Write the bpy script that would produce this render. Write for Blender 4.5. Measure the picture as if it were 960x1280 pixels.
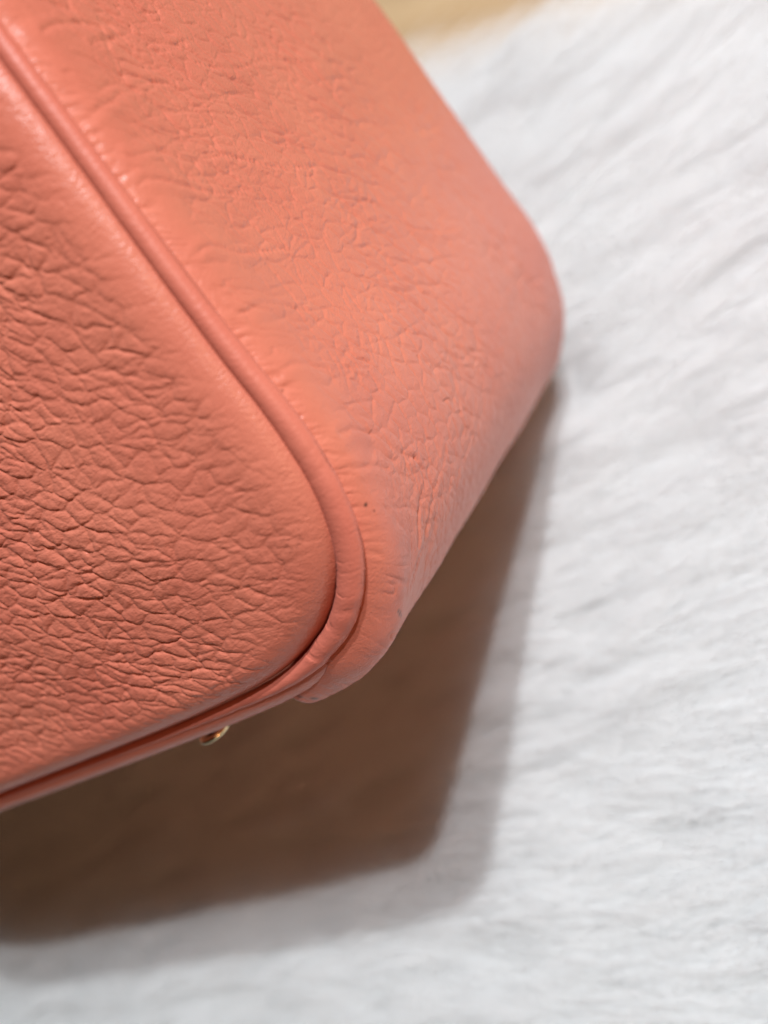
import bpy, math
import numpy as np
from mathutils import Matrix, Vector

for o in list(bpy.data.objects):
    bpy.data.objects.remove(o, do_unlink=True)
SC = bpy.context.scene
COL = SC.collection

# ------------------------------------------------------------------ camera
# rotation rows = world axes seen from the camera; all in metres
TILT = math.radians(46)            # the bag leans back on its rear bottom edge
BX = np.array([0.76316868, 0.36932493, 0.52860445])
BY = np.array([0.35494028, 0.45957048, -0.81439939])
BZ = np.array([-0.54385266, 0.8102386, 0.21721348])
N_ = math.cos(TILT) * BZ - math.sin(TILT) * BY
B = np.array([BX, np.cross(N_, BX), N_])
DEPTH = 0.160                      # depth of the bag
FPX = 1150.0                       # focal length in pixels of a 1280 high picture
ray = lambda x, y: np.array([(x - 480) / FPX, -(y - 640) / FPX, -1.0])
O_CAM = ray(455, 835) * 0.16       # front bottom corner of the bag
Q_CAM = O_CAM + BY * DEPTH - BZ * 0.004
CAM_LOC = B @ (-Q_CAM)
cam = bpy.data.cameras.new('camera')
cam.sensor_fit = 'VERTICAL'
cam.sensor_height = 24.0
cam.lens = FPX / 1280 * 24.0
cam.clip_start, cam.clip_end = 0.01, 50
cam.dof.use_dof = True
cam.dof.focus_distance = 0.163
cam.dof.aperture_fstop = 5.0
cam.dof.aperture_blades = 0
camo = bpy.data.objects.new('camera', cam)
M = Matrix.Identity(4)
for i in range(3):
    for j in range(3):
        M[i][j] = B[i][j]
    M[i][3] = CAM_LOC[i]
camo.matrix_world = M
COL.objects.link(camo)
SC.camera = camo

# ------------------------------------------------------------------ light
W = bpy.data.worlds.new('World')
SC.world = W
W.use_nodes = True
bg = W.node_tree.nodes['Background']
bg.inputs[0].default_value = (1.0, 0.62, 0.42, 1)
bg.inputs[1].default_value = 0.004


# the two ceiling lamps: where each throws the shadow of the bag's front corner
CORNER = B @ (O_CAM + BX * 0.003 - BZ * 0.001 - Q_CAM)


def on_fur(x, y):
    d = ray(x, y)
    return B @ (d * (N_ @ Q_CAM) / (N_ @ d) - Q_CAM)


def lamp(name, direction, dist, power, radius, col):
    d = Vector(direction).normalized()
    L = bpy.data.lights.new(name, 'AREA')
    L.shape = 'DISK'
    L.size = radius * 2
    L.energy = power
    L.color = col
    o = bpy.data.objects.new(name, L)
    o.location = Vector(CORNER) - d * dist
    o.rotation_euler = d.to_track_quat('-Z', 'Y').to_euler()
    COL.objects.link(o)


lamp('ceiling_lamp', on_fur(588, 1135) - CORNER, 1.9, 37.5, 0.026, (0.90, 0.985, 1.03))
lamp('ceiling_lamp', on_fur(533, 1075) - CORNER, 2.2, 36.5, 0.028, (0.90, 0.975, 1.03))
lamp('warm_fill_light', (-0.78, 0.36, -0.60), 1.6, 7.2, 0.14, (1.0, 0.52, 0.28))  # added unseen source: warm fill for the leather and the shadow under the bag

SC.view_settings.view_transform = 'Standard'
SC.view_settings.look = 'None'
SC.view_settings.exposure = 0.0
SC.view_settings.gamma = 1.0
SC.render.engine = 'CYCLES'
SC.cycles.max_bounces = 10
SC.cycles.diffuse_bounces = 8
SC.cycles.use_denoising = True
SC.cycles.sample_clamp_indirect = 4

# ------------------------------------------------------------------ helpers
rng = np.random.default_rng(7)


def lean(P):
    P = P.copy()
    P[..., 1] = P[..., 1] - 0.10 * np.clip(P[..., 2] - 0.018, 0, None) * np.clip(P[..., 1] / DEPTH, 0, 1) ** 1.3
    return P


def mesh_grid(name, P, mat, parent=None, attrs=None, mask=None, flip=False):
    """P: (a,b,3) grid of points in metres -> one smooth mesh object"""
    if name.endswith(('panel', 'piping', 'lining')):
        P = lean(P)
    a, b, _ = P.shape
    idx = np.arange(a * b).reshape(a, b)
    q = np.stack([idx[:-1, :-1], idx[1:, :-1], idx[1:, 1:], idx[:-1, 1:]], -1)
    if flip:
        q = q[..., ::-1]
    q = q.reshape(-1, 4)
    V = P.reshape(-1, 3)
    if mask is not None:
        m = mask.reshape(-1)
        q = q[m[q].all(1)]
        used = np.zeros(a * b, bool)
        used[q.reshape(-1)] = True
        re = np.cumsum(used) - 1
        q = re[q]
        V = V[used]
        attrs = {k: v.reshape(-1)[used] for k, v in (attrs or {}).items()}
    me = bpy.data.meshes.new(name)
    me.vertices.add(len(V))
    me.vertices.foreach_set('co', np.ascontiguousarray(V, dtype=np.float32).reshape(-1))
    nq = len(q)
    me.loops.add(nq * 4)
    me.loops.foreach_set('vertex_index', np.ascontiguousarray(q, dtype=np.int32).reshape(-1))
    me.polygons.add(nq)
    me.polygons.foreach_set('loop_start', np.arange(0, nq * 4, 4, dtype=np.int32))
    me.update(calc_edges=True)
    me.polygons.foreach_set('use_smooth', np.ones(nq, bool))
    for k, v in (attrs or {}).items():
        at = me.attributes.new(k, 'FLOAT', 'POINT')
        at.data.foreach_set('value', np.ascontiguousarray(v, dtype=np.float32).reshape(-1))
    me.materials.append(mat)
    o = bpy.data.objects.new(name, me)
    COL.objects.link(o)
    if parent:
        o.parent = parent
    return o


def hsh(ix, iy, seed):
    h = (ix.astype(np.int64) * 374761393 + iy.astype(np.int64) * 668265263 + seed * 974634777) & 0xFFFFFFFF
    h = ((h ^ (h >> 13)) * 1274126177) & 0xFFFFFFFF
    h = ((h ^ (h >> 16)) * 2246822519) & 0xFFFFFFFF
    return ((h ^ (h >> 15)) & 0xFFFFFF).astype(np.float32) / np.float32(0xFFFFFF)


def vnoise(x, y, seed):
    ix, iy = np.floor(x), np.floor(y)
    fx, fy = x - ix, y - iy
    fx = fx * fx * fx * (fx * (fx * 6 - 15) + 10)
    fy = fy * fy * fy * (fy * (fy * 6 - 15) + 10)
    ix, iy = ix.astype(np.int64), iy.astype(np.int64)
    a, b = hsh(ix, iy, seed), hsh(ix + 1, iy, seed)
    c, d = hsh(ix, iy + 1, seed), hsh(ix + 1, iy + 1, seed)
    return ((a + (b - a) * fx) * (1 - fy) + (c + (d - c) * fx) * fy) * 2 - 1


def fbm(x, y, seed, o=3):
    r, a = 0, 1.0
    for i in range(o):
        r = r + a * vnoise(x * 2 ** i + 17.3 * i, y * 2 ** i - 9.1 * i, seed + i)
        a *= 0.5
    return r / 1.6


def sstep(a, b, x):
    t = np.clip((x - a) / (b - a), 0, 1)
    return t * t * (3 - 2 * t)


def cells(x, y, size, th, asp, seed, R=3, jit=0.9):
    """distance to the nearest border of stretched random cells (in cell units) + a random value per cell"""
    x = (x / size).astype(np.float32)
    y = (y / size).astype(np.float32)
    c, s = np.cos(th).astype(np.float32), np.sin(th).astype(np.float32)
    k = np.float32(math.sqrt(asp))
    gx, gy = np.floor(x).astype(np.int64), np.floor(y).astype(np.int64)
    F1 = np.full(x.shape, 1e9, np.float32)
    F2 = F1.copy()
    A1 = np.zeros_like(F1); B1 = A1.copy(); A2 = A1.copy(); B2 = A1.copy(); ID = A1.copy()
    for i in range(-R, R + 1):
        for j in range(-R, R + 1):
            ix, iy = gx + i, gy + j
            fx = ix + 0.5 + jit * (hsh(ix, iy, seed) - 0.5)
            fy = iy + 0.5 + jit * (hsh(ix, iy, seed + 101) - 0.5)
            dx, dy = (fx - x).astype(np.float32), (fy - y).astype(np.float32)
            a = (dx * c + dy * s) / k
            b = (-dx * s + dy * c) * k
            d = a * a + b * b
            n1 = d < F1
            n2 = (~n1) & (d < F2)
            A2 = np.where(n1, A1, np.where(n2, a, A2))
            B2 = np.where(n1, B1, np.where(n2, b, B2))
            F2 = np.where(n1, F1, np.where(n2, d, F2))
            A1 = np.where(n1, a, A1); B1 = np.where(n1, b, B1); F1 = np.where(n1, d, F1)
            ID = np.where(n1, hsh(ix, iy, seed + 202), ID)
    e = (F2 - F1) / (2 * np.sqrt((A2 - A1) ** 2 + (B2 - B1) ** 2) + 1e-5)
    return e, ID, B1


def crease(e, w):
    return np.exp(-(e / w) ** 1.25)


def grain(x, y, th, seed, cell=5.0, asp=1.7, jag=1.0, terr=0.11, cut=1.0, puff=1.0, wide=1.0):
    """height in mm of the pebbled leather, 0 on the crowns, negative in the creases"""
    wx = x + 0.9 * fbm(x / 5, y / 5, seed + 5) + jag * 0.38 * fbm(x / 2.4, y / 2.4, seed + 6, 2) + jag * 0.12 * fbm(x / 1.5, y / 1.5, seed + 8, 2)
    wy = y + 0.9 * fbm(x / 5, y / 5, seed + 15) + jag * 0.38 * fbm(x / 2.4, y / 2.4, seed + 16, 2) + jag * 0.12 * fbm(x / 1.5, y / 1.5, seed + 18, 2)
    e1, id1, b1 = cells(wx, wy, cell, th, asp, seed + 1)
    e2, id2, b2 = cells(wx, wy, cell * 0.58, th + 0.5, 1.5, seed + 2)
    e3, id3, b3 = cells(wx, wy, cell * 1.5, th + 0.12, 3.4, seed + 3, R=4)
    amp2 = 0.35 + 0.65 * sstep(-0.3, 0.5, fbm(x / 9, y / 9, seed + 30))
    amp3 = sstep(-0.5, 0.4, fbm(x / 14, y / 14, seed + 31))
    amp1 = 0.55 + 0.45 * sstep(-0.6, 0.3, fbm(x / 4, y / 4, seed + 32))
    h = -0.20 * cut * crease(e1, 0.085 * wide) * amp1
    h = h - 0.085 * cut * crease(e2, 0.10 * wide) * amp2
    h = h - 0.23 * crease(e3, 0.060 * wide) * amp3
    h = h + puff * (0.26 * np.sqrt(np.clip(e1, 0, 0.35)) + 0.09 * np.sqrt(np.clip(e2, 0, .3)) + 0.10 * np.sqrt(np.clip(e3, 0, .3)) - 0.2)
    h = h + 0.07 * puff * (id1 - 0.5) * np.clip(e1 / 0.12, 0, 1)
    # scale-like terracing: the lower lip of each pebble overhangs the next row
    h = h + terr * np.clip(b1, -0.6, 0.6) * np.clip(e1 / 0.10, 0, 1)
    return h


def catmull(P, n=40):
    P = np.asarray(P, float)
    E = np.vstack([2 * P[0] - P[1], P, 2 * P[-1] - P[-2]])
    out = []
    for i in range(len(P) - 1):
        p0, p1, p2, p3 = E[i:i + 4]
        for t in np.linspace(0, 1, n, endpoint=False):
            out.append(0.5 * ((2 * p1) + (-p0 + p2) * t + (2 * p0 - 5 * p1 + 4 * p2 - p3) * t * t + (-p0 + 3 * p1 - 3 * p2 + p3) * t ** 3))
    out.append(P[-1])
    return np.array(out)


# ------------------------------------------------------------------ materials
def new_mat(name):
    m = bpy.data.materials.new(name)
    m.use_nodes = True
    nt = m.node_tree
    return m, nt, nt.nodes['Principled BSDF']


def leather(name, base, rough=0.31, fine=0.6):
    m, nt, p = new_mat(name)
    N, L = nt.nodes, nt.links
    tc = N.new('ShaderNodeTexCoord')
    n1 = N.new('ShaderNodeTexNoise'); n1.inputs['Scale'].default_value = 70; n1.inputs['Detail'].default_value = 5
    L.new(tc.outputs['Object'], n1.inputs['Vector'])
    n0 = N.new('ShaderNodeTexNoise'); n0.inputs['Scale'].default_value = 14; n0.inputs['Detail'].default_value = 2
    L.new(tc.outputs['Object'], n0.inputs['Vector'])
    nm = N.new('ShaderNodeMath'); nm.operation = 'MULTIPLY_ADD'; nm.inputs[1].default_value = 1.1; nm.inputs[2].default_value = -0.55
    na = N.new('ShaderNodeMath'); na.operation = 'ADD'; na.use_clamp = True
    L.new(n0.outputs['Fac'], nm.inputs[0]); L.new(nm.outputs[0], na.inputs[0]); L.new(n1.outputs['Fac'], na.inputs[1])
    mix = N.new('ShaderNodeMix'); mix.data_type = 'RGBA'
    b = np.array(base)
    mix.inputs[6].default_value = (*(b * np.array([0.93, 0.86, 0.88])), 1)
    mix.inputs[7].default_value = (*np.minimum(b * np.array([1.06, 1.15, 1.13]), 0.95), 1)
    L.new(na.outputs[0], mix.inputs[0])
    # small scuffs and specks worn into the leather
    at = N.new('ShaderNodeAttribute'); at.attribute_name = 'speck'
    mx2 = N.new('ShaderNodeMix'); mx2.data_type = 'RGBA'
    mx2.inputs[7].default_value = (0.05, 0.02, 0.015, 1)
    L.new(at.outputs['Fac'], mx2.inputs[0])
    L.new(mix.outputs[2], mx2.inputs[6])
    L.new(mx2.outputs[2], p.inputs['Base Color'])
    n2 = N.new('ShaderNodeTexNoise'); n2.inputs['Scale'].default_value = 450; n2.inputs['Detail'].default_value = 4
    L.new(tc.outputs['Object'], n2.inputs['Vector'])
    mr = N.new('ShaderNodeMapRange'); mr.inputs[3].default_value = rough - 0.06; mr.inputs[4].default_value = rough + 0.10
    L.new(n2.outputs['Fac'], mr.inputs[0])
    L.new(mr.outputs[0], p.inputs['Roughness'])
    p.inputs['Specular IOR Level'].default_value = 0.42
    p.inputs['Sheen Weight'].default_value = 0.02
    p.inputs['Sheen Roughness'].default_value = 0.4
    n3 = N.new('ShaderNodeTexNoise'); n3.inputs['Scale'].default_value = 1500; n3.inputs['Detail'].default_value = 3
    mp = N.new('ShaderNodeMapping'); mp.inputs['Scale'].default_value = (0.6, 1, 1.5); mp.inputs['Rotation'].default_value = (0, 0.7, 0.3)
    L.new(tc.outputs['Object'], mp.inputs['Vector']); L.new(mp.outputs[0], n3.inputs['Vector'])
    v = N.new('ShaderNodeTexVoronoi'); v.feature = 'F1'; v.inputs['Scale'].default_value = 2600
    L.new(tc.outputs['Object'], v.inputs['Vector'])
    ad = N.new('ShaderNodeMath'); ad.operation = 'MULTIPLY_ADD'; ad.inputs[1].default_value = 0.35
    L.new(v.outputs['Distance'], ad.inputs[0]); L.new(n3.outputs['Fac'], ad.inputs[2])
    bp = N.new('ShaderNodeBump'); bp.inputs['Strength'].default_value = fine; bp.inputs['Distance'].default_value = 0.0002
    L.new(ad.outputs[0], bp.inputs['Height'])
    L.new(bp.outputs[0], p.inputs['Normal'])
    return m


CORAL = (0.54, 0.158, 0.102)
MAT_LEATHER = leather('coral_leather', CORAL)
MAT_PIPING = leather('coral_piping_leather', (0.54, 0.147, 0.099), rough=0.42, fine=0.5)
MAT_LINING, _, pl = new_mat('lining')
pl.inputs['Base Color'].default_value = (0.55, 0.2, 0.12, 1)
pl.inputs['Roughness'].default_value = 0.8

MAT_GOLD, nt, pg = new_mat('gold_metal')
pg.inputs['Base Color'].default_value = (0.80, 0.66, 0.40, 1)
pg.inputs['Metallic'].default_value = 1
pg.inputs['Roughness'].default_value = 0.16
ng = nt.nodes.new('ShaderNodeTexNoise'); ng.inputs['Scale'].default_value = 900
bg_ = nt.nodes.new('ShaderNodeBump'); bg_.inputs['Strength'].default_value = 0.06; bg_.inputs['Distance'].default_value = 0.0002
nt.links.new(ng.outputs['Fac'], bg_.inputs['Height']); nt.links.new(bg_.outputs[0], pg.inputs['Normal'])

MAT_DARK, _, pd = new_mat('shade_dark_metal')  # near-black colour paints in the shade and dark reflections on each foot's neck
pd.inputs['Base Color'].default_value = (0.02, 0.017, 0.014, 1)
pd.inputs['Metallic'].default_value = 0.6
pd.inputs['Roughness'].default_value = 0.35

# ------------------------------------------------------------------ table and fur throw
FUR_SINK = 0.024      # thickness of the pile; the resting bag touches z = 0
MAT_WOOD, nt, pw = new_mat('pale_wood')
tc = nt.nodes.new('ShaderNodeTexCoord')
mp = nt.nodes.new('ShaderNodeMapping'); mp.inputs['Scale'].default_value = (3, 40, 40)
wn = nt.nodes.new('ShaderNodeTexNoise'); wn.inputs['Scale'].default_value = 2.5; wn.inputs['Detail'].default_value = 6
cr = nt.nodes.new('ShaderNodeValToRGB')
cr.color_ramp.elements[0].color = (0.38, 0.24, 0.125, 1); cr.color_ramp.elements[0].position = 0.3
cr.color_ramp.elements[1].color = (0.54, 0.37, 0.21, 1); cr.color_ramp.elements[1].position = 0.75
nt.links.new(tc.outputs['Object'], mp.inputs[0]); nt.links.new(mp.outputs[0], wn.inputs['Vector'])
nt.links.new(wn.outputs['Fac'], cr.inputs[0]); nt.links.new(cr.outputs[0], pw.inputs['Base Color'])
pw.inputs['Roughness'].default_value = 0.45
bpw = nt.nodes.new('ShaderNodeBump'); bpw.inputs['Strength'].default_value = 0.15; bpw.inputs['Distance'].default_value = 0.001
nt.links.new(wn.outputs['Fac'], bpw.inputs['Height']); nt.links.new(bpw.outputs[0], pw.inputs['Normal'])

import bmesh
bm = bmesh.new()
bmesh.ops.create_cube(bm, size=1)
for v in bm.verts:
    v.co = Vector((v.co.x * 1.6, v.co.y * 1.1, v.co.z * 0.03))
bmesh.ops.bevel(bm, geom=bm.edges[:], offset=0.003, segments=3, affect='EDGES')
me = bpy.data.meshes.new('table'); bm.to_mesh(me); bm.free(); me.materials.append(MAT_WOOD)
tab = bpy.data.objects.new('table', me)
FUR_ANG = math.atan2(-0.022, 0.045)
tab.location = (-0.05, 0.02, -FUR_SINK - 0.006 - 0.015)
tab.rotation_euler = (0, 0, FUR_ANG)
COL.objects.link(tab)
tab['kind'] = 'structure'

# the throw: local x along its rear hem, local y towards the hem
EDGE_P = np.array([-0.004, 0.157])
ex = np.array([math.cos(FUR_ANG), math.sin(FUR_ANG)])
ey = np.array([-ex[1], ex[0]])
throw = bpy.data.objects.new('fur_throw', None)
throw.location = (EDGE_P[0], EDGE_P[1], -FUR_SINK)
throw.rotation_euler = (0, 0, FUR_ANG)
COL.objects.link(throw)
throw['label'] = 'white long-haired fur throw spread on the pale wood under the coral handbag'
throw['category'] = 'fur throw'

MAT_HIDE, _, ph = new_mat('white_hide')
ph.inputs['Base Color'].default_value = (0.80, 0.79, 0.77, 1)
ph.inputs['Roughness'].default_value = 0.9
U0, U1, V0, V1 = -0.52, 0.30, -0.56, 0.0
gu, gv = np.meshgrid(np.linspace(U0, U1, 120), np.linspace(V0, V1, 90), indexing='ij')
gz = 0.0015 * fbm(gu / .05, gv / .05, 61)
mesh_grid('hide', np.stack([gu, gv, gz], -1), MAT_HIDE, throw)

MAT_FUR = bpy.data.materials.new('white_fur')
MAT_FUR.use_nodes = True
nt = MAT_FUR.node_tree
nt.nodes.clear()
out = nt.nodes.new('ShaderNodeOutputMaterial')
hi = nt.nodes.new('ShaderNodeHairInfo')
crf = nt.nodes.new('ShaderNodeValToRGB')
crf.color_ramp.elements[0].color = (0.93, 0.925, 0.92, 1)
crf.color_ramp.elements[1].color = (0.965, 0.97, 0.975, 1)
nt.links.new(hi.outputs['Random'], crf.inputs[0])
df = nt.nodes.new('ShaderNodeBsdfPrincipled'); df.inputs['Roughness'].default_value = 0.55
df.inputs['Specular IOR Level'].default_value = 0.3
tl = nt.nodes.new('ShaderNodeBsdfTranslucent')
mxs = nt.nodes.new('ShaderNodeMixShader'); mxs.inputs[0].default_value = 0.30
nt.links.new(crf.outputs[0], df.inputs['Base Color']); nt.links.new(crf.outputs[0], tl.inputs['Color'])
nt.links.new(df.outputs[0], mxs.inputs[1]); nt.links.new(tl.outputs[0], mxs.inputs[2])
nt.links.new(mxs.outputs[0], out.inputs['Surface'])

NH, KP = 230000, 7
# roots over the part of the throw round the bag that the camera side can see
ru = rng.uniform(-0.46, 0.20, NH * 3); rv = rng.uniform(-0.50, 0.0, NH * 3)
wxy = EDGE_P + ru[:, None] * ex + rv[:, None] * ey
keep = (wxy[:, 0] > -0.44) & (wxy[:, 0] < 0.17) & (wxy[:, 1] > -0.28) & (wxy[:, 1] < 0.21)
ru, rv, wxy = ru[keep][:NH], rv[keep][:NH], wxy[keep][:NH]
NH = len(ru)
X0, Y0 = wxy[:, 0], wxy[:, 1]
clump = 0.0065
cgx, cgy = np.floor(X0 / clump / 1.6), np.floor(Y0 / clump)
cxh = (cgx + 0.5 + 0.7 * (hsh(cgx, cgy, 3) - .5)) * clump * 1.6
cyh = (cgy + 0.5 + 0.7 * (hsh(cgx, cgy, 4) - .5)) * clump
ang = 0.03 + 0.20 * fbm(X0 / .07, Y0 / .04, 71) + 0.22 * (hsh(cgx, cgy, 5) - .5) + rng.normal(0, .10, NH)
length = rng.uniform(0.026, 0.042, NH)
lift = 0.66 + 0.16 * fbm(X0 / .035, Y0 / .02, 75) + 0.16 * fbm(X0 / .035, Y0 / .0035, 78) + 0.10 * (hsh(cgx, cgy, 6) - .5) + rng.normal(0, .06, NH)
t = np.linspace(0, 1, KP)[None, :]
hor = length[:, None] * (t * 0.55 + 0.40 * t ** 2)
ver = FUR_SINK * lift[:, None] * np.sin(np.clip(t * 1.55, 0, 1.62)) ** 0.8 * (1.0 - 0.12 * t ** 3) + 0.001
bend = rng.normal(0, .0016, NH)[:, None] * t ** 2 + 0.0008 * np.sin(t * 9 + rng.uniform(0, 6, NH)[:, None])
px = X0[:, None] + hor * np.cos(ang)[:, None] - bend * np.sin(ang)[:, None]
py = Y0[:, None] + hor * np.sin(ang)[:, None] + bend * np.cos(ang)[:, None]
cw = 0.42 * t ** 1.3                      # tips gather into locks
ax_ = (cxh + 0.032)[:, None]; ay_ = cyh[:, None]
py = py * (1 - cw) + (ay_ + (py - Y0[:, None])) * cw
# the resting rear edge of the bag presses the pile down
press = np.exp(-(np.clip(np.abs(py - 0.004), 0, 1) / 0.012) ** 2) / (1 + np.exp((px - 0.004) / 0.004))
ver = ver * (1 - 0.5 * press)
Pw = np.stack([px, py, ver - FUR_SINK], -1)
loc = Pw.copy()
dx, dy = Pw[..., 0] - EDGE_P[0], Pw[..., 1] - EDGE_P[1]
loc[..., 0] = dx * ex[0] + dy * ex[1]
loc[..., 1] = dx * ey[0] + dy * ey[1]
loc[..., 2] = Pw[..., 2] + FUR_SINK
hc = bpy.data.hair_curves.new('fur_pile')
hc.add_curves([KP] * NH)
hc.attributes['position'].data.foreach_set('vector', loc.astype(np.float32).reshape(-1))
rad = hc.attributes.get('radius') or hc.attributes.new('radius', 'FLOAT', 'POINT')
rr = (rng.uniform(0.00005, 0.00009, NH)[:, None] * (1.0 - 0.75 * t ** 2)).astype(np.float32)
rad.data.foreach_set('value', rr.reshape(-1))
hc.materials.append(MAT_FUR)
fo = bpy.data.objects.new('fur_pile', hc)
COL.objects.link(fo)
fo.parent = throw
fo['kind'] = 'stuff'

# ------------------------------------------------------------------ the handbag
bag = bpy.data.objects.new('handbag', None)
Rb = np.array([[1, 0, 0], [0, math.cos(TILT), math.sin(TILT)], [0, -math.sin(TILT), math.cos(TILT)]])
bag.location = Rb @ np.array([0, -DEPTH, 0.004])
bag.rotation_euler = (-TILT, 0, 0)
COL.objects.link(bag)
bag['label'] = 'coral pebbled-leather handbag with piped seams leaning back on the white fur'
bag['category'] = 'handbag'

XM, HT, DM = -112.0, 185.0, DEPTH * 1000       # mirror plane, height, depth in mm
# x, z of the seam; half width of the piping; plateau of the gusset outside it; its rounding
CTRL = np.array([
    (4.5, 185, 1.6, 3.4, 7), (8.5, 140, 1.7, 3.4, 7), (10.7, 108, 1.75, 3.6, 7), (11.7, 85, 1.9, 3.8, 7),
    (12.9, 60, 2.1, 3.9, 7), (13.9, 48, 2.25, 4.0, 7), (14.2, 41, 2.45, 4.1, 7), (13.9, 34, 2.5, 4.3, 7),
    (12.9, 28, 2.55, 4.6, 7), (11, 22, 2.6, 5.2, 7), (7.8, 16.5, 2.5, 6.3, 7.5), (3, 11.5, 2.35, 7.8, 7.5),
    (-3, 7.6, 2.2, 9.4, 6.5), (-12, 4, 1.9, 9.5, 6), (-22, 2.2, 1.5, 8.8, 5.5), (-35, 1.5, 1.2, 5.5, 5),
    (-50, 1.1, 1.05, 5.0, 5), (-75, 0.9, 1.0, 4.8, 5), (XM, 0.9, 1.0, 4.8, 5)])
C0 = catmull(CTRL)
seg = np.r_[0, np.cumsum(np.hypot(*np.diff(C0[:, :2], axis=0).T))]


def at_s(s):
    """seam data at arc length s (mm from the top of the right side)"""
    return np.stack([np.interp(s, seg, C0[:, k]) for k in range(5)], -1)


SMAX = seg[-1]
ss = np.linspace(0, SMAX, 1600)
D0 = at_s(ss)
tx, tz = np.gradient(D0[:, 0], ss), np.gradient(D0[:, 1], ss)
k = np.ones(25) / 25
tx = np.convolve(np.pad(tx, 12, 'edge'), k, 'valid'); tz = np.convolve(np.pad(tz, 12, 'edge'), k, 'valid')
nn = np.hypot(tx, tz); NX, NZ = -tz / nn, tx / nn          # outward normal


def normal_s(s):
    return np.interp(s, ss, NX), np.interp(s, ss, NZ)


def s_of(x, z):
    return ss[np.argmin((D0[:, 0] - x) ** 2 + (D0[:, 1] - z) ** 2)]


def qround(u):
    u = np.clip(u, 0, 1)
    return np.sqrt(1 - (1 - u) ** 2)


def dense(lo, hi, f0, f1, fine, coarse):
    a = np.arange(lo, f0, coarse) if f0 > lo else np.array([])
    b = np.arange(f0, f1, fine)
    c = np.arange(f1, hi, coarse) if hi > f1 else np.array([])
    return np.r_[a, b, c, hi]


# --- front panel -----------------------------------------------------------
full = np.vstack([D0, np.c_[2 * XM - D0[::-1, 0], D0[::-1, 1:]]])[::3]


def panel_dist(x, z):
    """distance inside the seam line (mm), piping half width, seam arc position"""
    d2 = np.full(x.shape, 1e9, np.float32)
    ww = np.zeros(x.shape, np.float32); qx = ww.copy(); qz = ww.copy(); sp = ww.copy()
    P = full
    for i in range(len(P)):
        e = (x - P[i, 0]) ** 2 + (z - P[i, 1]) ** 2
        m = e < d2
        d2[m] = e[m]; ww[m] = P[i, 2]; qx[m] = P[i, 0]; qz[m] = P[i, 1]; sp[m] = i
    d = np.sqrt(d2)
    return d, ww, qx, qz, sp


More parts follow.
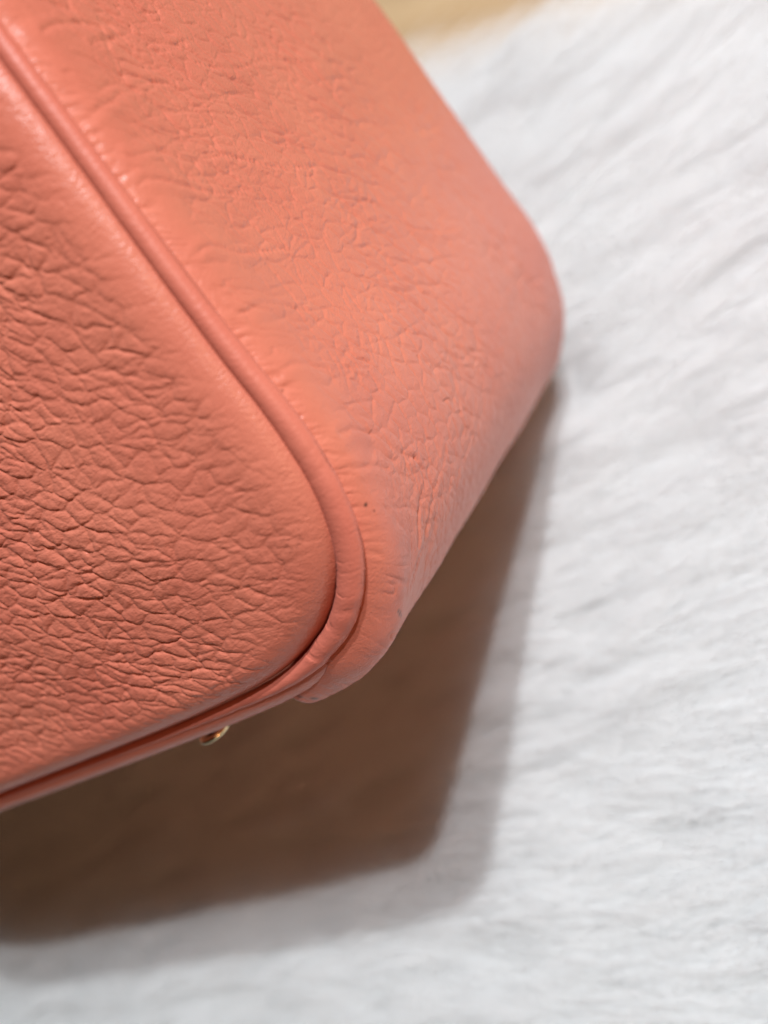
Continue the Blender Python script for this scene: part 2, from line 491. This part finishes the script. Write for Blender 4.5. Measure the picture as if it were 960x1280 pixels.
def front_panel(fine):
    if fine:
        xs = dense(2 * XM - 16, 15, -128, 15, 0.2, 2.0)
        zs = dense(-1, HT, 1.0, 112, 0.2, 2.0)
    else:
        xs = dense(2 * XM - 16, 15, 15, 15, 1, 2.0)
        zs = dense(-1, HT, HT, HT, 1, 2.0)
    x, z = np.meshgrid(xs, zs, indexing='ij')
    x = x.astype(np.float32); z = z.astype(np.float32)
    xr = np.interp(z, D0[::-1, 1], D0[::-1, 0])
    d, ww, qx, qz, sp = panel_dist(x, z)
    # inside test against the mirrored outline
    zb = np.interp(np.where(x > XM, x, 2 * XM - x), D0[::-1, 0][np.argsort(D0[::-1, 0])], D0[::-1, 1][np.argsort(D0[::-1, 0])])
    xr2 = np.where(z > 41, np.interp(z, D0[:, 1][::-1], D0[:, 0][::-1]), 14.2)
    xm = np.where(x > XM, x, 2 * XM - x)
    # nearest outline normal sign
    inside = np.zeros(x.shape, bool)
    ii = sp.astype(int)
    nxs = np.r_[NX, -NX[::-1]][::3]; nzs = np.r_[NZ, NZ[::-1]][::3]
    sd = -((x - qx) * nxs[ii] + (z - qz) * nzs[ii])
    near = d < 6
    d = np.where(near, sd, d * np.sign(sd))
    edge = ww * (0.55 + 0.55 * sstep(30, 8, z))
    dd = d - edge
    step = 0.35 if fine else 3.0
    mask = dd > -step
    px_ = np.where(dd < 0, x + nxs[ii] * dd, x)
    pz_ = np.where(dd < 0, z + nzs[ii] * dd, z)
    dd = np.maximum(dd, 0)
    low = sstep(40, 10, z)
    A = 3.6 + 2.1 * low
    r = 7.5 - 1.2 * low
    y = -0.5 + 3.0 * low - A * qround(dd / r) - 5.5 * (1 - np.exp(-dd / 38))
    attrs = {'speck': np.zeros(x.shape)}
    if fine:
        y = y + 0.5 * fbm(x / 26, z / 26, 201, 2) * sstep(4, 16, dd)
        th = -0.55 - 0.55 * sstep(48, 85, z) * sstep(5, -20, x) + 0.30 * sstep(-35, 5, x) * sstep(60, 30, z) \
            + 0.25 * fbm(x / 25, z / 25, 210, 2)
        g = grain(x, z, th, 11, cell=4.15, asp=1.85, cut=0.8, puff=1.15, wide=1.15)
        fade = sstep(1.5, 10.0, dd + 2.5 * fbm(x / 7, z / 7, 213, 2))
        deep = 0.75 + 0.45 * sstep(-12, -30, x) - 0.30 * sstep(16, 6, z) * sstep(-40, -80, x)
        upper = 1.0 + 0.15 * sstep(60, 80, z)
        y = y - 0.86 * g * (0.10 + 0.90 * fade) * deep * upper
        # fine pulled lines running away from the seam
        arc = np.r_[0, np.cumsum(np.hypot(*np.diff(full[:, :2], axis=0).T))][ii]
        arc = arc + 1.2 * fbm(x / 6, z / 6, 221, 2) + dd * 0.35
        pull = np.abs(vnoise(arc / 1.15, dd / 7, 222))
        pl_ = 0.085 * np.exp(-(pull / 0.13) ** 2) * sstep(.6, 2.5, dd) * sstep(15, 6, dd)
        y = y + pl_ * sstep(-0.3, 0.5, fbm(arc / 7, dd / 5, 223, 2))
        y = y + 0.016 * fbm(x / 0.7, z / 0.7, 224, 2)
        sk = np.zeros(x.shape)
        sx = rng.uniform(-2, 2, 14); sz = rng.uniform(-1.5, 1.5, 14)
        for a_, b_ in zip(sx, sz):                      # scuffed spot by the corner
            sk = np.maximum(sk, 0.35 * np.exp(-((x - 5.2 - a_) ** 2 + (z - 26.5 - b_) ** 2) / 0.05))
        attrs = {'speck': sk}
    P = np.stack([px_, y, pz_], -1) * 0.001
    return P, mask, attrs


P, mask, at = front_panel(True)
mesh_grid('front_panel', P, MAT_LEATHER, bag, at, mask, flip=False)
P, mask, at = front_panel(False)
P[..., 1] = DEPTH - P[..., 1]
mesh_grid('back_panel', P, MAT_LEATHER, bag, at, mask, flip=True)


# --- gusset: side panel and bottom panel -----------------------------------
S_END = s_of(-23.5, 2.2)
S_BOT = s_of(-9, 5)
SC_ = s_of(3, 11.5)


def side_panel(fine, name):
    s1 = dense(0, S_END, 68, S_END, 0.22, 2.0) if fine else np.linspace(0, S_END, 60)
    if fine:
        yy = np.r_[np.arange(0.7, 14, 0.16), np.arange(14, 45, 0.22), np.arange(45, 100, 0.34), np.arange(100, DM - 12, 0.7)]
        yy = np.r_[yy, np.arange(DM - 12, DM - 0.7, 0.35), DM - 0.7]
    else:
        yy = np.r_[0.7, 1, 1.5, 2, 3, 4, 5, 7, np.linspace(10, DM - 10, 40), DM - 7, DM - 5, DM - 4, DM - 3, DM - 2, DM - 1.5, DM - 1, DM - .7]
    s, y = np.meshgrid(s1, yy, indexing='ij')
    D = at_s(s1)
    nx, nz = normal_s(s1)
    w, H, r = D[:, 2:3], D[:, 3:4], D[:, 4:5]
    yb = DM - y
    ycl = np.minimum(y, yb)
    corner = np.exp(-((s - SC_) / 14) ** 2)
    ys = 0.7 + 1.5 * sstep(S_END - 18, S_END - 5, s)
    soft = sstep(SC_ - 22, SC_ - 6, s)
    u = np.clip(ycl - ys, 0, None)
    n = w * 0.45 + (H - w * 0.45) * (soft * qround(u / r) + (1 - soft) * (1 - np.exp(-u / 2.6)))
    # upper side: a soft hollow behind the seam roll, then the belly of the side
    n = n - (0.45 * (1 - corner)) * np.exp(-((y - 22) / 13) ** 2) + 0.4 * (1 - corner) * np.sin(np.pi * np.clip((y - 8) / (DM - 16), 0, 1)) ** 1.2
    # near the corner: the roll, a valley behind it, then the straight lower edge
    n = n - 0.35 * np.exp(-((s - SC_ + 5) / 12) ** 2) * np.exp(-((y - 18) / 7.5) ** 2)
    if fine:
        n = n + 0.7 * fbm(s / 30, y / 30, 301, 2) * sstep(6, 22, y)
        th = 2.30 + 0.30 * fbm(s / 28, y / 28, 305, 2) - 0.35 * sstep(60, 20, s * 0 + y) * 0
        # arc axis s runs down the seam, y runs to the rear
        th = 0.95 + 0.35 * fbm(s / 30, y / 30, 305, 2)
        g = grain(s, y, th, 41, cell=4.0, asp=1.35, jag=0.3, terr=0.02, cut=1.2, puff=0.30, wide=0.95)
        fade = sstep(6, 17, y + 4 * fbm(s / 9, y / 9, 313, 2))
        cfade = 1 - 0.85 * corner * sstep(26, 10, y)
        n = n + 0.74 * g * (0.08 + 0.92 * fade) * cfade
        # larger soft wrinkles crossing the side
        e5, _, _ = cells(s + 3 * fbm(s / 12, y / 12, 331), y + 3 * fbm(s / 12, y / 12, 335), 11, th + 0.1, 3.6, 77, R=4)
        a5 = sstep(-0.35, 0.4, fbm(s / 30, y / 30, 337, 2)) * sstep(4, 12, y) * (1 - corner)
        n = n - 0.34 * crease(e5, 0.07) * a5
        # the long wrinkles that cross this side
        wob = 0.5 * fbm(s / 4, y / 4, 391, 2)
        for k_, line in enumerate(WRINKLES):
            q = catmull([(s_of(at_z(b_), b_), max(a_, 1.4)) for a_, b_ in line], 10)
            lo_, hi_ = q.min(0) - 3, q.max(0) + 3
            i0, i1 = np.searchsorted(s1, lo_[0]), np.searchsorted(s1, hi_[0])
            j0, j1 = np.searchsorted(yy, lo_[1]), np.searchsorted(yy, hi_[1])
            sub = np.s_[i0:i1, j0:j1]
            S_, Y_ = s[sub] + wob[sub], y[sub] + wob[sub] * 0.4
            d2 = np.full(S_.shape, 1e9); side_ = np.zeros(S_.shape)
            tt_ = np.gradient(q, axis=0)
            for m_ in range(len(q)):
                e_ = (S_ - q[m_, 0]) ** 2 + (Y_ - q[m_, 1]) ** 2
                w_ = e_ < d2
                d2[w_] = e_[w_]
                side_[w_] = ((S_ - q[m_, 0]) * tt_[m_, 1] - (Y_ - q[m_, 1]) * tt_[m_, 0])[w_]
            d_ = np.sqrt(d2)
            dep = 0.24 * (0.7 + 0.5 * vnoise(S_ / 3, Y_ / 3, 400 + k_))
            n[sub] += sstep(1.6, 5.0, Y_) * (-dep * np.exp(-(d_ / 0.34) ** 1.4) + 0.14 * np.exp(-((d_ - 1.1) / 1.0) ** 2))
        # gathers pulled in by the seam
        sl = s - 0.55 * y + 0.7 * fbm(s / 5, y / 5, 341, 2)
        per = -np.exp(-(np.abs(vnoise(sl / 1.05, y / 9, 342)) / 0.22) ** 1.5) - 0.5 * np.exp(-(np.abs(vnoise(sl / 1.1, y / 6, 344)) / 0.2) ** 1.5) + 0.25 * vnoise(sl / 2.6, y / 9, 345)
        ga = sstep(0.5, 1.6, y) * np.exp(-((y - 1.2) / (1.9 + 1.2 * vnoise(s / 2.2, s * 0, 346))) ** 2) * (1 - 0.55 * sstep(SC_ - 20, SC_ - 4, s))
        n = n + 0.33 * per * ga
        ln = np.abs(vnoise(sl / 1.6, y / 10, 351))
        la = sstep(1.5, 4, y) * sstep(16, 6, y) * sstep(-0.35, 0.4, fbm(s / 6, y / 8, 352, 2))
        n = n - 0.19 * np.exp(-(ln / 0.11) ** 2) * la
        # creases bunched in the valley behind the corner roll
        vv = y + 0.18 * (s - SC_) + 1.2 * fbm(s / 7, y / 7, 361, 2)
        lv = np.abs(vnoise(s / 14, vv / 2.1, 362))
        n = n - 0.22 * np.exp(-(lv / 0.14) ** 2) * np.exp(-((y - 22) / 9) ** 2) * np.exp(-((s - SC_ + 8) / 13) ** 2)
        n = n + 0.012 * fbm(s / 0.6, y / 0.6, 371, 2) * sstep(60, 30, y)
        # folds where the gusset is tucked in at its cut end
        se = S_END - s + 0.5 * fbm(y / 3, s / 5, 381, 2) + 0.12 * (y - 6)
        tuck = sstep(1.5, 4, y) * sstep(16, 9, y)
        for c_, w_, d_ in ((2.2, 0.28, 0.40), (4.6, 0.5, 0.28), (7.6, 0.35, 0.16), (10.5, 0.6, 0.20)):
            n = n - d_ * np.exp(-((se - c_) / w_) ** 2) * tuck * (0.6 + 0.4 * vnoise(y / 2.5, s * 0 + c_, 383))
        n = n + 0.12 * fbm(s / 3.5, y / 3.5, 385, 2) * sstep(SC_ - 4, SC_ + 8, s)
    n = n - (n - w * 0.3) * sstep(S_END - 1.1, S_END, s) ** 2
    X = D[:, 0:1] + nx[:, None] * n
    Z = D[:, 1:2] + nz[:, None] * n
    sk = np.zeros(s.shape)
    if fine:
        for (a_, b_, r_, k_) in SPECKS:
            sk = np.maximum(sk, k_ * np.exp(-(((s - a_) ** 2 + (y - b_) ** 2) / r_ ** 2) ** 2))
    return np.stack([X, np.broadcast_to(y, X.shape), Z], -1) * 0.001, {'speck': sk}


WRINKLES = [
    [(5.0, 87.2), (12.4, 87.0), (18.8, 84.2), (27.5, 83.9), (38.9, 79.9), (53.6, 76.7)],
    [(2.5, 95.0), (8.9, 95.8), (17.2, 97.7), (25.7, 98.1)],
    [(14.7, 105.5), (24.2, 106.4), (30.2, 103.3), (40.3, 104.3)],
    [(5.8, 108.0), (12.4, 109.1), (19.6, 108.2)],
    [(1.2, 70.8), (7.3, 70.9), (15.0, 67.7), (27.2, 65.7)],
    [(1.2, 60.4), (10.2, 59.3), (19.7, 55.2)],
    [(5.5, 36.5), (9.8, 35.4), (14.4, 32.7), (17.5, 29.0), (23.4, 24.9)],
    [(2.0, 32.1), (7.2, 30.2), (12.8, 27.7)],
    [(1.2, 49.9), (7.7, 48.4), (15.0, 44.6), (25.5, 42.0)],
    [(1.2, 82.4), (5.1, 83.3), (12.0, 81.4), (17.5, 78.7), (28.8, 76.7)],
    [(39.5, 100.1), (52.1, 98.2), (66.8, 99.3), (86.7, 96.5)],
    [(52.3, 63.2), (67.4, 61.4), (82.5, 54.8), (101.1, 51.4)],
    [(23.4, 24.9), (23.9, 21.2), (18.5, 18.8), (15.8, 15.0)],
    [(36.1, 21.4), (26.7, 18.8), (19.9, 15.3), (11.2, 11.8)]]


def at_z(z):
    return np.interp(z, D0[::-1, 1], D0[::-1, 0])


SPECKS = [(SC_ - 17.5, 3.2, 0.33, 1.0), (SC_ - 39.0, 1.7, 0.22, 0.7), (S_END - 3.5, 4.2, 0.55, 0.8), (S_END - 2.2, 3.0, 0.4, 0.6),
          (SC_ + 1.5, 6.6, 0.5, 0.7), (SC_ + 0.9, 6.0, 0.35, 0.7), (SC_ + 2.2, 7.2, 0.35, 0.6), (SC_ - 16.0, 4.1, 0.2, .6)]
P, at = side_panel(True, 'side_panel')
o = mesh_grid('side_panel', P, MAT_LEATHER, bag, at, flip=True)
P, at = side_panel(False, 'side_panel')
P[..., 0] = 2 * XM * 0.001 - P[..., 0]
mesh_grid('side_panel', P, MAT_LEATHER, bag, at, flip=False)


def bottom_panel():
    s1 = dense(S_BOT, SMAX, S_BOT, SMAX, 0.3, 1.0)
    xs = np.r_[at_s(s1)[:, 0], (2 * XM - at_s(s1)[::-1, 0])[1:]]
    zs = np.r_[at_s(s1)[:, 1], at_s(s1)[::-1, 1][1:]]
    w = np.r_[at_s(s1)[:, 2], at_s(s1)[::-1, 2][1:]][:, None]
    yy = np.r_[np.arange(0.7, 7, 0.25), np.arange(7, 24, 0.6), np.linspace(24, DM - 8, 40), DM - 6, DM - 4, DM - 2.5, DM - 1.5, DM - .7]
    x, y = np.meshgrid(xs, yy, indexing='ij')
    ycl = np.minimum(y, DM - y)
    n = w * 0.45 + (4.9 - w * 0.45) * qround((ycl - 0.7) / 4.6)
    n = n + 0.25 * fbm(x / 12, y / 12, 402, 2) * sstep(3, 9, y)
    n = n + 0.06 * fbm(x / 1.4, y / 3, 401, 2)
    zz = np.minimum(zs[:, None], 6.0) - n
    return np.stack([x, y, zz], -1) * 0.001, {'speck': np.zeros(x.shape)}


P, at = bottom_panel()
mesh_grid('bottom_panel', P, MAT_LEATHER, bag, at, flip=True)


# --- piping ------------------------------------------------------------------
def piping(fine, y0, sgn):
    s1 = dense(0, SMAX, 66, SMAX - 1, 0.22, 2.0) if fine else np.linspace(0, SMAX, 200)
    D = at_s(s1); nx, nz = normal_s(s1)
    xs = np.r_[D[:, 0], (2 * XM - D[::-1, 0])[1:]]
    zs = np.r_[D[:, 1], D[::-1, 1][1:]]
    w = np.r_[D[:, 2], D[::-1, 2][1:]]
    NXf = np.r_[nx, -nx[::-1][1:]]; NZf = np.r_[nz, nz[::-1][1:]]
    sa = np.r_[s1, 2 * SMAX - s1[::-1][1:]]
    a = np.linspace(0, 2 * np.pi, 41 if fine else 15)
    S, A = np.meshgrid(sa, a, indexing='ij')
    w = w[:, None]
    rw = w * 0.97
    ry = np.minimum(w, 2.1) * 0.95
    if fine:
        lump = 0.07 * fbm(S / 5, A / 2.2, 501, 2) + 0.016 * fbm(S / 0.7, A / 0.35, 502, 2)
        cnr = np.exp(-((S - SC_ - 6) / 13) ** 2)
        sl = S + 0.8 * np.cos(A) + 0.5 * fbm(S / 3, A, 503, 2)
        cross = np.abs(vnoise(sl / 2.3, A / 6.28 * 1.2, 504))
        amp = (0.05 + 0.22 * cnr) * sstep(-0.2, 0.5, fbm(S / 6, A / 3, 505, 2))
        lump = lump - amp * np.exp(-(cross / 0.10) ** 2) + 0.10 * cnr * vnoise(sl / 2.6, A / 4, 506)
        # flat seam line along the lower edge where the cord is wrapped
    else:
        lump = 0
    n = (rw + lump) * np.cos(A)
    y = y0 - sgn * ((ry + lump) * np.sin(A) - 1.2 * sstep(14, 3, zs)[:, None])
    X = xs[:, None] + NXf[:, None] * n
    Z = zs[:, None] + NZf[:, None] * n
    return np.stack([X, y, Z], -1) * 0.001, {'speck': np.zeros(X.shape)}


P, at = piping(True, 0.0, 1)
mesh_grid('piping', P, MAT_PIPING, bag, at)
P, at = piping(False, DM, -1)
mesh_grid('piping', P, MAT_PIPING, bag, at)


# --- rim and lining so the bag is a closed shell from above ------------------
def lathe(prof, seg_=40):
    prof = np.asarray(prof, float)
    a = np.linspace(0, 2 * np.pi, seg_ + 1)
    r, z = prof[:, 0:1], prof[:, 1:2]
    return np.stack([r * np.cos(a), r * np.sin(a), np.repeat(z, seg_ + 1, 1)], -1) * 0.001


lin = []
for (x0, y0, x1, y1) in ((2, 3, 2, DM - 3), (2, DM - 3, 2 * XM - 2, DM - 3), (2 * XM - 2, DM - 3, 2 * XM - 2, 3), (2 * XM - 2, 3, 2, 3)):
    lin.append((x0, y0))
lin.append(lin[0])
lz = np.r_[HT - 0.5, np.linspace(HT - 4, 10, 12)]
P = np.array([[(x_ * 0.001, y_ * 0.001, z_ * 0.001) for z_ in lz] for x_, y_ in lin])
mesh_grid('lining', P, MAT_LINING, bag)

# --- metal feet under the base -------------------------------------------------
STEM = [(0, 0.4), (2.2, 0.4), (2.1, -0.4), (1.7, -1.1), (1.6, -2.0), (1.9, -2.9), (0, -3.0)]
FOOT = [(0, -2.7), (1.9, -2.75), (2.9, -2.8), (3.5, -3.1), (3.75, -3.5), (3.7, -3.9), (3.3, -4.2), (2.2, -4.35), (0, -4.4)]
fm = None
for (fx, fy) in ((-53, 9.5), (2 * XM + 53, 9.5), (-53, DM - 16), (2 * XM + 53, DM - 16)):
    if fm is None:
        fo_ = mesh_grid('foot', lathe(catmull(FOOT, 5)), MAT_GOLD, bag)
        fm = fo_.data
        sm = None
    else:
        fo_ = bpy.data.objects.new('foot', fm)
        COL.objects.link(fo_)
        fo_.parent = bag
    fo_.location = (fx * 0.001, fy * 0.001, -0.0027)
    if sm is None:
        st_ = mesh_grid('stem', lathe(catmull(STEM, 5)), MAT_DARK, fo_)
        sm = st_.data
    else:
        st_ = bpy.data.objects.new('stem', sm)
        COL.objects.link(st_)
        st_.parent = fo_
